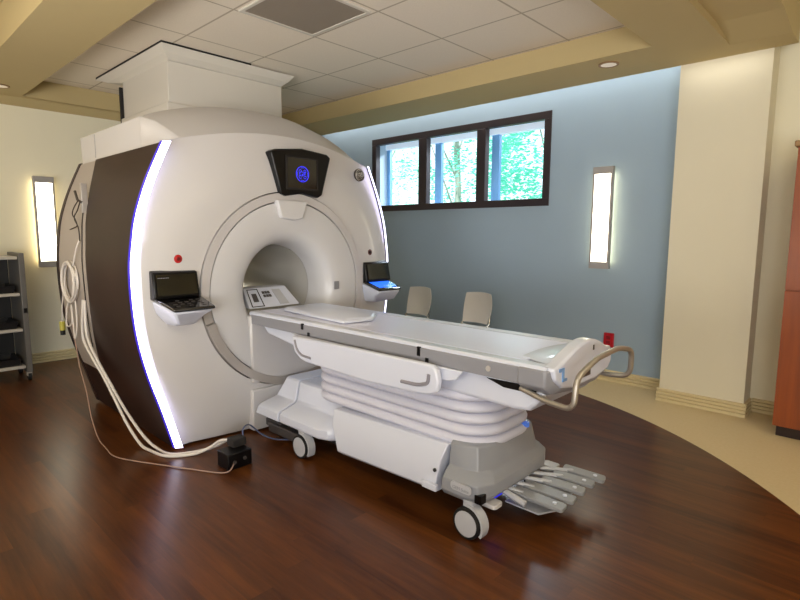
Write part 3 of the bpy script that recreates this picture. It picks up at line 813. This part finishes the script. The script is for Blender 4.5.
# base: grey front cover, two tiers
def oct_(x0, x1, y0, y1, c, z):
    return [(x0, y0, z), (x1-c, y0, z), (x1-c*.35, y0+c*.25, z), (x1, y0+c, z), (x1, y1-c, z), (x1-c*.35, y1-c*.25, z), (x1-c, y1, z), (x0, y1, z)]
def oct2(x1, hw, hf, c, z): return oct_(-1.665 if z > .3 else -1.70+.12*z, x1, YT-hw, YT+hf, c, z)
bm = NB(); loft(bm, [oct2(-1.45, .37, .34, .10, .185), oct2(-1.42, .40, .36, .12, .22), oct2(-1.42, .40, .36, .12, .285), oct2(-1.45, .365, .33, .12, .325), oct2(-1.46, .345, .31, .12, .34), oct2(-1.47, .33, .28, .13, .455), oct2(-1.48, .315, .265, .13, .468)])
obj('front_cover', bm, M['grey'], tb, bevel=.006)
bm = NB(); box(bm, -1.50, -1.475, YT+.10, YT+.15, .46, .49); obj('status_light', bm, mat('blue status lens', '5A86D8', .3, emit='3A6AE0', es=.3), tb)
# oval badge with small lettering on the front cover
bm = NB(); pts = rrect(-1.605, -1.475, .292-.024, .292+.012+.010, .02)
bd = NB(); loft(bd, [[(x, YT-.400, z-.022) for x, z in pts], [(x, YT-.406, z-.022) for x, z in pts]])
b = obj('oval_badge', bd, M['lightgrey'], tb)
obj('badge_lettering', text_bm('GEM Suite', .024, (-1.54, YT-.4065, .262), (1, 0, 0), (0, 0, 1), .001), M['grey'], b)
obj('under_light', box(NB(), -1.55, -1.46, 2.2, 2.4, .168, .176), mat('blue under light', '2020C0', .4, emit='2A30FF', es=.6), tb)
obj('power_inlet', box(NB(), -1.475, -1.435, YT-.375, YT-.33, .20, .245), M['black'], tb)
# docking cover by the scanner, two white shells
def dock(stations):
    h = [(-.34, .17), (-.385, .19), (-.385, .25), (-.37, .268), (-.25, .305), (-.232, .318), (-.205, .452), (-.19, .465)]
    bm = NB(); rr = []
    for xlo, xhi, dy, dz in stations:
        L = [(xlo+(xhi-xlo)*(z-.17)/.295, YT+min(0, y+dy), z+dz) for y, z in h]
        rr.append(L+[(p[0], 2*YT-p[1], p[2]) for p in reversed(L)])
    loft(bm, rr); return bm
obj('docking_cover', dock([(-3.53, -3.36, .02, 0), (-3.51, -3.34, 0, 0), (-3.205, -3.195, 0, 0)]), M['white_bright'], tb, bevel=.014, seg=3)
obj('docking_cover', dock([(-3.190, -3.180, 0, 0), (-2.75, -2.72, 0, 0), (-2.67, -2.68, .03, 0), (-2.625, -2.63, .11, 0)]), M['white_bright'], tb, bevel=.014, seg=3)
# chassis under everything
bm = NB(); box(bm, -3.45, -1.6, YT-.25, YT+.25, .12, .19); obj('chassis', bm, M['darkgap'], tb)
bm = NB(); box(bm, -3.42, -3.05, YT-.33, YT-.1, .05, .12); box(bm, -3.50, -3.3, YT-.30, YT-.2, .07, .13); obj('docking_mechanism', bm, M['badge'], tb, bevel=.008)
# casters
def caster(x, y, s):
    r = .083
    c = obj('caster', lathe(NB(), (x, y, r), (0, 1, 0), [(-.028, r*.80), (-.028, r*.96), (-.02, r), (.02, r), (.028, r*.96), (.028, r*.8)], 36, True), M['rubber'], tb)
    obj('hub', lathe(NB(), (x, y, r), (0, 1, 0), [(-.031, .001), (-.033, r*.5), (-.030, r*.81), (.030, r*.81), (.033, r*.5), (.031, .001)], 36), M['lightgrey'], c)
    bm = NB(); pts = [(x+.10*math.cos(a), r+.10*math.sin(a)) for a in [math.radians(q) for q in range(-30, 100, 10)]]
    pi_ = [(x+.088*math.cos(a), r+.088*math.sin(a)) for a in [math.radians(q) for q in range(90, -40, -10)]]
    prism(bm, pts+pi_, 1, y-.02, y+.035); box(bm, x-.03, x+.03, y-.01, y+.035, .165, .20)
    obj('fork', bm, M['lightgrey'], c)
caster(-1.51, YT-.37, -1); caster(-1.53, YT+.35, 1); caster(-2.93, YT-.37, -1); caster(-2.93, YT+.35, 1)
# foot pedals
bm = NB(); prism(bm, [(-1.47, 2.40), (-1.27, 2.40), (-1.22, 2.50), (-1.26, 2.86), (-1.44, 2.86)], 2, .10, .108)
obj('pedal_tray', bm, M['lightgrey'], tb)
peds = [((-1.44, 2.43), (-1.165, 2.46)), ((-1.43, 2.53), (-1.165, 2.575)), ((-1.39, 2.65), (-1.17, 2.705)), ((-1.38, 2.765), (-1.17, 2.825)), ((-1.37, 2.875), (-1.15, 2.925))]
for i, ((ax, ay), (bx, by)) in enumerate(peds):
    A = Vector((ax, ay, 0)); B = Vector((bx, by, 0)); dv = (B-A).normalized(); nv = Vector((-dv.y, dv.x, 0)); L_ = (B-A).length
    pl2 = [A+dv*u+nv*v for u, v in rrect(.0, L_+.01, -.041, .041, .018, 4)]
    bm = NB(); loft(bm, [[(p.x, p.y, .165-.02*((p-A).dot(dv))/L_) for p in pl2], [(p.x, p.y, .183-.02*((p-A).dot(dv))/L_) for p in pl2]])
    p = obj('foot_pedal', bm, mat('pedal grey', '8C8E92', .4) if i == 0 else bpy.data.materials['pedal grey'], tb, bevel=.003)
    c = B-dv*.045; obj('pedal_dot', disc(NB(), (c.x, c.y, .168), (0, 0, 1), .011, .008, 16), M['white_bright'], p)
    yb2 = YT-.12+.1*i*.8+.02
    obj('pedal_arm', tube(NB(), [(-1.5, yb2, .19), (ax+.06, ay, .17)], .014, 6), M['lightgrey'], p)
obj('short_arm', tube(NB(), [(-1.49, 2.36, .19), (-1.33, 2.37, .15)], .018, 8), M['lightgrey'], tb)
for y in (2.23, 2.86):
    bm = NB(); loft(bm, [[(x, yy, z) for x, yy in rrect(-1.50, -1.40, y-.04, y+.04, .02)] for z in (.155, .178)])
    o = obj('brake_pedal', bm, M['white'], tb, bevel=.004)
# head tray lying on the table
hp = thing('head_tray', 'thin white contoured tray lying on the table near the bore', 'head tray', (-3.0, 2.5, .957))
bm = NB(); o1 = [(-3.45, 2.34), (-3.48, 2.68), (-3.05, 2.735), (-2.78, 2.70), (-2.62, 2.50), (-2.66, 2.27), (-3.0, 2.29)]
o2 = [(x*.95-.15, YT+(y-YT)*.88) for x, y in o1]
loft(bm, [[(x, y, .956) for x, y in o1], [(x, y, .970) for x, y in o1], [(x, y, .986) for x, y in o2]])
obj('tray_shell', bm, M['white_bright'], hp, bevel=.006)
hp['category'] = 'tray'

# ------------------------------------------------------------------ chairs at the blue wall
def chair(label, x, y):
    t = thing('side_chair', label, 'chair', (0, 0, 0), 'beige chairs along the blue wall')
    # local coords: faces -y
    bm = NB(); n = 10; rows = []
    for i in range(n+1):
        v = i/n; z = .50+.36*v; yb = .20+.07*v+.02*math.sin(PI*v)
        wd = .17+.03*math.sin(PI*min(1, v*.9)+.2)
        rows.append([(wd*u, yb-.045*u*u+.02, z+(-.012*u*u if v > .9 else 0)) for u in [k/4-1 for k in range(9)]])
    def sheet(rows, th):
        b = NB(); A = [[b.verts.new(p) for p in r] for r in rows]; Bv = [[b.verts.new((p[0], p[1]+th[0], p[2]+th[1])) for p in r] for r in rows]
        nn, mm = len(rows), len(rows[0])
        for i in range(nn-1):
            for j in range(mm-1):
                b.faces.new((A[i][j], A[i][j+1], A[i+1][j+1], A[i+1][j])); b.faces.new((Bv[i][j], Bv[i+1][j], Bv[i+1][j+1], Bv[i][j+1]))
            b.faces.new((A[i][0], A[i+1][0], Bv[i+1][0], Bv[i][0])); b.faces.new((A[i][-1], Bv[i][-1], Bv[i+1][-1], A[i+1][-1]))
        for j in range(mm-1):
            b.faces.new((A[0][j], Bv[0][j], Bv[0][j+1], A[0][j+1])); b.faces.new((A[-1][j], A[-1][j+1], Bv[-1][j+1], Bv[-1][j]))
        return b
    obj('backrest', sheet(rows, (.012, 0)), M['chair'], t)
    rows = []
    for i in range(9):
        v = i/8; yy = -.22+.42*v; zz = .455-.02*math.sin(PI*v)+(.02 if v == 1 else 0)-(.03 if v == 0 else 0)
        rows.append([((.215-.01*v)*u, yy, zz-.01*(1-u*u)) for u in [k/4-1 for k in range(9)]])
    obj('seat', sheet(rows, (0, -.014)), M['chair'], t)
    for sx in (-1, 1):
        obj('back_post', tube(NB(), [(sx*.19, .12, .44), (sx*.19, .21, .50), (sx*.18, .235, .60)], .011, 8), M['chrome'], t)
        for ys, yf in ((-.17, -.22), (.15, .24)):
            obj('leg', tube(NB(), [(sx*.185, ys, .44), (sx*.21, yf, 0)], .011, 8), M['chrome'], t)
    obj_each('under_frame', tube(tube(NB(), [(-.185, -.17, .435), (.185, -.17, .435)], .009, 8), [(-.185, .15, .435), (.185, .15, .435)], .009, 8), M['chrome'], t)
    t.location = (x, y, 0)
    return t
chair('beige shell chair under the window, half hidden behind the lit console', -4.60, 5.0)
chair('beige shell chair under the window, standing alone right of the console', -3.67, 5.0)

# ------------------------------------------------------------------ cart at the left
ct = thing('utility_cart', 'grey metal shelf cart with black bins at the left edge', 'cart', (-6.8, 1.0, 0))
for y in (.42, 1.30):
    bm = prism(NB(), [(-7.05, .09), (-6.55, .09), (-6.55, 1.335), (-7.05, 1.335)], 1, y-.025, y+.025)
    obj('side_panel', bm, M['cart'], ct, bevel=.006)
sh = [1.30, .925, .555, .165]
for z in sh:
    obj('shelf', box(NB(), -7.03, -6.57, .45, 1.27, z-.03, z), M['cart_lt'], ct, bevel=.004)
obj('back_panel', box(NB(), -7.04, -7.03, .45, 1.27, .17, 1.3), M['bin'], ct)
obj('cart_latch', box(NB(), -6.552, -6.54, 1.285, 1.315, .72, .77), M['black'], ct)
for x in (-7.0, -6.6):
    for y in (.42, 1.30):
        c = obj('caster', disc(NB(), (x, y, .04), (0, 1, 0), .04, .03, 20), M['rubber'], ct)
        obj('caster_fork', box(NB(), x-.02, x+.02, y-.022, y+.022, .05, .10), M['cart_lt'], c)
for k, (z, lab) in enumerate(zip(sh[1:], ('black open bin on the upper shelf of the cart', 'black open bin on the middle shelf of the cart', 'black open bin on the bottom shelf of the cart'))):
    bm = NB(); q = [(-6.99, -6.60, .50, 1.22, z+.001), (-7.0, -6.58, .48, 1.24, z+.075), (-6.985, -6.595, .495, 1.225, z+.075), (-6.98, -6.61, .51, 1.21, z+.012)]
    loft(bm, [[(a, c, zz), (b_, c, zz), (b_, d_, zz), (a, d_, zz)] for a, b_, c, d_, zz in q])
    tag(obj('storage_bin', bm, M['bin'], smooth=False), lab, 'bin', 'bins on the cart')

# ------------------------------------------------------------------ cables and the floor box
def cable(name, pts, r, m, label, sub=7):
    o = obj(name, tube(NB(), smooth_path(pts, sub), r, 8), M[m]); return tag(o, label, 'cable')
cable('power_cable', [(-4.665, 1.308, 1.02), (-4.70, 1.30, .80), (-4.69, 1.305, .68), (-4.50, 1.31, .56), (-4.36, 1.325, .46), (-4.20, 1.345, .31), (-4.05, 1.37, .15), (-3.90, 1.40, .03), (-3.78, 1.42, .012), (-3.60, 1.46, .012), (-3.50, 1.60, .012), (-3.44, 1.70, .05), (-3.36, 1.73, .11), (-3.262, 1.75, .14)], .0105, 'cable', 'thick white cable running down the wood side, front one of the pair')
cable('power_cable', [(-4.625, 1.308, 1.02), (-4.61, 1.30, .80), (-4.56, 1.305, .68), (-4.40, 1.32, .54), (-4.28, 1.34, .43), (-4.15, 1.365, .30), (-4.02, 1.40, .17), (-3.90, 1.44, .06), (-3.76, 1.47, .012), (-3.60, 1.50, .012), (-3.52, 1.66, .012), (-3.44, 1.76, .05), (-3.35, 1.79, .11), (-3.262, 1.79, .14)], .0105, 'cable', 'thick white cable running down the wood side, rear one of the pair')
cable('thin_cable', [(-4.95, 1.295, .80), (-4.83, 1.28, .64), (-4.74, 1.275, .47), (-4.60, 1.27, .30), (-4.48, 1.26, .12), (-4.30, 1.245, .009), (-4.05, 1.22, .007), (-3.884, 1.21, .007), (-3.717, 1.265, .007), (-3.34, 1.46, .007), (-3.12, 1.58, .007), (-3.055, 1.63, .02), (-3.082, 1.68, .045)], .0045, 'cable_brown', 'thin brownish cable looping over the wood floor to the black box')
cable('blue_cable', [(-3.215, 1.835, .13), (-3.25, 1.85, .19), (-3.30, 1.93, .19), (-3.29, 2.02, .10), (-3.25, 2.10, .05), (-3.2, 2.2, .03)], .0055, 'cable_blue', 'thin blue cable arching from the black box to the table dock')
t = thing('junction_box', 'small black box on the floor where the white cables end', 'junction box', (-3.17, 1.73, 0))
obj('housing', box(NB(), -3.235, -3.09, 1.645, 1.82, .0, .11), M['black'], t, bevel=.006)
obj('mounting_block', box(NB(), -3.26, -3.17, 1.73, 1.83, .111, .165), M['darkgap'], t, bevel=.006)
bm = NB()
for y, z in ((1.69, .05), (1.765, .06)): disc(bm, (-3.088, y, z), (1, 0, 0), .012, .014, 12)
obj_each('socket', bm, M['badge'], t)
# coil of white cable hanging on the rear side panel
bm = NB(); P = []
for k in range(7*24):
    a = 2*PI*k/24; q = k/(7*24)
    P.append((-4.90+.16*math.cos(a)*(1+.12*math.sin(k*.31)), 1.285-.015*math.sin(k*.17), 1.15+.155*math.sin(a)*(1+.08*math.cos(k*.23))))
tube(bm, P, .006, 6)
P = smooth_path([(-4.95, 1.29, 1.02), (-5.02, 1.28, .90), (-4.99, 1.27, .78), (-4.89, 1.28, .82), (-4.92, 1.29, .96), (-4.86, 1.28, .84), (-4.80, 1.27, .70), (-4.76, 1.28, .82), (-4.80, 1.29, 1.0)])
tube(bm, P, .006, 6)
tube(bm, smooth_path([(-4.80, 1.29, 1.28), (-4.72, 1.30, 1.42), (-4.70, 1.325, 1.5)]), .006, 6)
tag(obj('cable_coil', bm, M['cable']), 'coiled white cable hanging on the rear side of the scanner', 'cable')
t = thing('hanging_plug', 'yellow green and black plug dangling under the cable coil', 'plug', (-5.13, 1.28, .70))
obj('lead', tube(NB(), smooth_path([(-5.05, 1.285, 1.1), (-5.11, 1.275, .95), (-5.13, 1.27, .79)]), .005, 6), M['cable'], t)
obj('collar', tube(NB(), [(-5.13, 1.27, .80), (-5.13, 1.27, .725)], .022, 10), M['yellow'], t)
obj('tip', tube(NB(), [(-5.13, 1.27, .725), (-5.13, 1.27, .685)], .02, 10), M['rubber'], t)
t = thing('cable_hook', 'grey hook with tangled dark leads above the cable coil', 'hook', (-4.70, 1.35, 1.8))
obj('slot_plate', box(NB(), -4.735, -4.70, 1.355, 1.40, 1.70, 1.93), M['silver'], t, bevel=.004)
obj('hook_arm', tube(NB(), [(-4.70, 1.355, 1.78), (-4.75, 1.34, 1.80), (-4.80, 1.34, 1.87)], .010, 8), M['badge'], t)
obj('dark_lead', tube(NB(), smooth_path([(-4.72, 1.34, 1.80), (-4.78, 1.32, 1.74), (-4.83, 1.32, 1.69), (-4.77, 1.32, 1.65), (-4.73, 1.32, 1.60), (-4.80, 1.31, 1.58), (-4.88, 1.31, 1.57)]), .0045, 6), M['cable_dark'], t)
obj('dark_lead', tube(NB(), smooth_path([(-4.70, 1.345, 1.79), (-4.73, 1.33, 1.72), (-4.79, 1.32, 1.66), (-4.70, 1.32, 1.58), (-4.69, 1.32, 1.48)]), .0045, 6), M['cable_dark'], t)

# ------------------------------------------------------------------ light
def area(name, loc, rot, sx, sy, power, col):
    l = bpy.data.lights.new(name, 'AREA'); l.shape = 'RECTANGLE'; l.size = sx; l.size_y = sy; l.energy = power; l.color = col
    o = bpy.data.objects.new(name, l); C.objects.link(o); o.location = loc; o.rotation_euler = rot; return o
WARM = (1, .83, .62); NEUT = (1, .94, .88)
area('room_light', (-.6, -.6, 3.25), (0, 0, 0), 2.4, 1.6, 26, NEUT)
area('room_light', (1.2, 2.4, 3.25), (0, 0, 0), 1.2, 1.8, 22, WARM)
area('room_light', (-5.0, -.6, 3.25), (0, 0, 0), 1.6, 1.2, 26, WARM)
l = area('rear_fill', (2.0, -2.0, 1.5), Vector((-1, 1.0, .62)).to_track_quat('-Z', 'Y').to_euler(), 3.0, 2.0, 130, (.98, .985, 1)); l.data.spread = math.radians(115)  # added lamp behind the camera, stands in for bounce off the unseen room
area('cove_and_fill_light', (.4, 3.2, 3.12), (PI, 0, 0), .8, 2.5, 10, (1, .94, .8))  # unseen lamp added to brighten the raised ceiling at the right
l = area('ceiling_fill', (-2.2, -2.2, 1.1), Vector((-.45, 1.0, .85)).to_track_quat('-Z', 'Y').to_euler(), 2.4, 1.2, 82, (1, .965, .90)); l.data.spread = math.radians(120)  # added lamp out of view, lifts the ceiling and upper walls
area('cove_and_fill_light', (-4.2, 5.42, 3.36), (math.radians(8), 0, 0), 5.6, .1, 20, (.97, .98, 1))
area('cove_and_fill_light', (-1.25, 5.1, 2.99), (math.radians(25), 0, 0),   .6, .05, .5, (1, .95, .85))
area('window_fill', (-4.6, 7.6, 3.85), Vector((.25, -.85, -.47)).to_track_quat('-Z', 'Y').to_euler(), 3.4, .6, 420, (.80, .90, 1))  # lamp added outside above the view, boosts window light on the table
sun = bpy.data.lights.new('sun', 'SUN'); sun.energy = 6; sun.angle = .02; so = bpy.data.objects.new('sun', sun); C.objects.link(so)
so.rotation_euler = Vector((-.3, .55, -.8)).to_track_quat('-Z', 'Y').to_euler()
wd = bpy.data.worlds.new('sky'); bpy.context.scene.world = wd; wd.use_nodes = True
nt = wd.node_tree; bg = nt.nodes['Background']
tc = nt.nodes.new('ShaderNodeTexCoord'); sx = nt.nodes.new('ShaderNodeSeparateXYZ'); nt.links.new(tc.outputs['Generated'], sx.inputs[0])
r = nt.nodes.new('ShaderNodeValToRGB'); r.color_ramp.elements[0].color = lin('F4FBFF'); r.color_ramp.elements[1].color = lin('A8D0F8'); r.color_ramp.elements[1].position = .8
nt.links.new(sx.outputs[2], r.inputs[0]); nt.links.new(r.outputs[0], bg.inputs['Color']); bg.inputs['Strength'].default_value = 1.9

# ------------------------------------------------------------------ camera
cam = bpy.data.cameras.new('camera'); cam.sensor_width = 36; cam.lens = 533/800*36; cam.clip_start = .05
co = bpy.data.objects.new('camera', cam); C.objects.link(co)
pitch, yaw, roll = .12346, .75742, .005537
cy_, sy_, cp, sp_ = math.cos(yaw), math.sin(yaw), math.cos(pitch), math.sin(pitch)
fw = Vector((-sy_*cp, cy_*cp, -sp_)); rt = Vector((cy_, sy_, 0)); up = rt.cross(fw)
r2 = math.cos(roll)*rt+math.sin(roll)*up; u2 = -math.sin(roll)*rt+math.cos(roll)*up
mw = Matrix((r2, u2, -fw)).transposed().to_4x4(); mw.translation = Vector((0, 0, 1.55)); co.matrix_world = mw
bpy.context.scene.camera = co
vs = bpy.context.scene.view_settings; vs.view_transform = 'Standard'; vs.look = 'None'; vs.exposure = 0; vs.gamma = 1
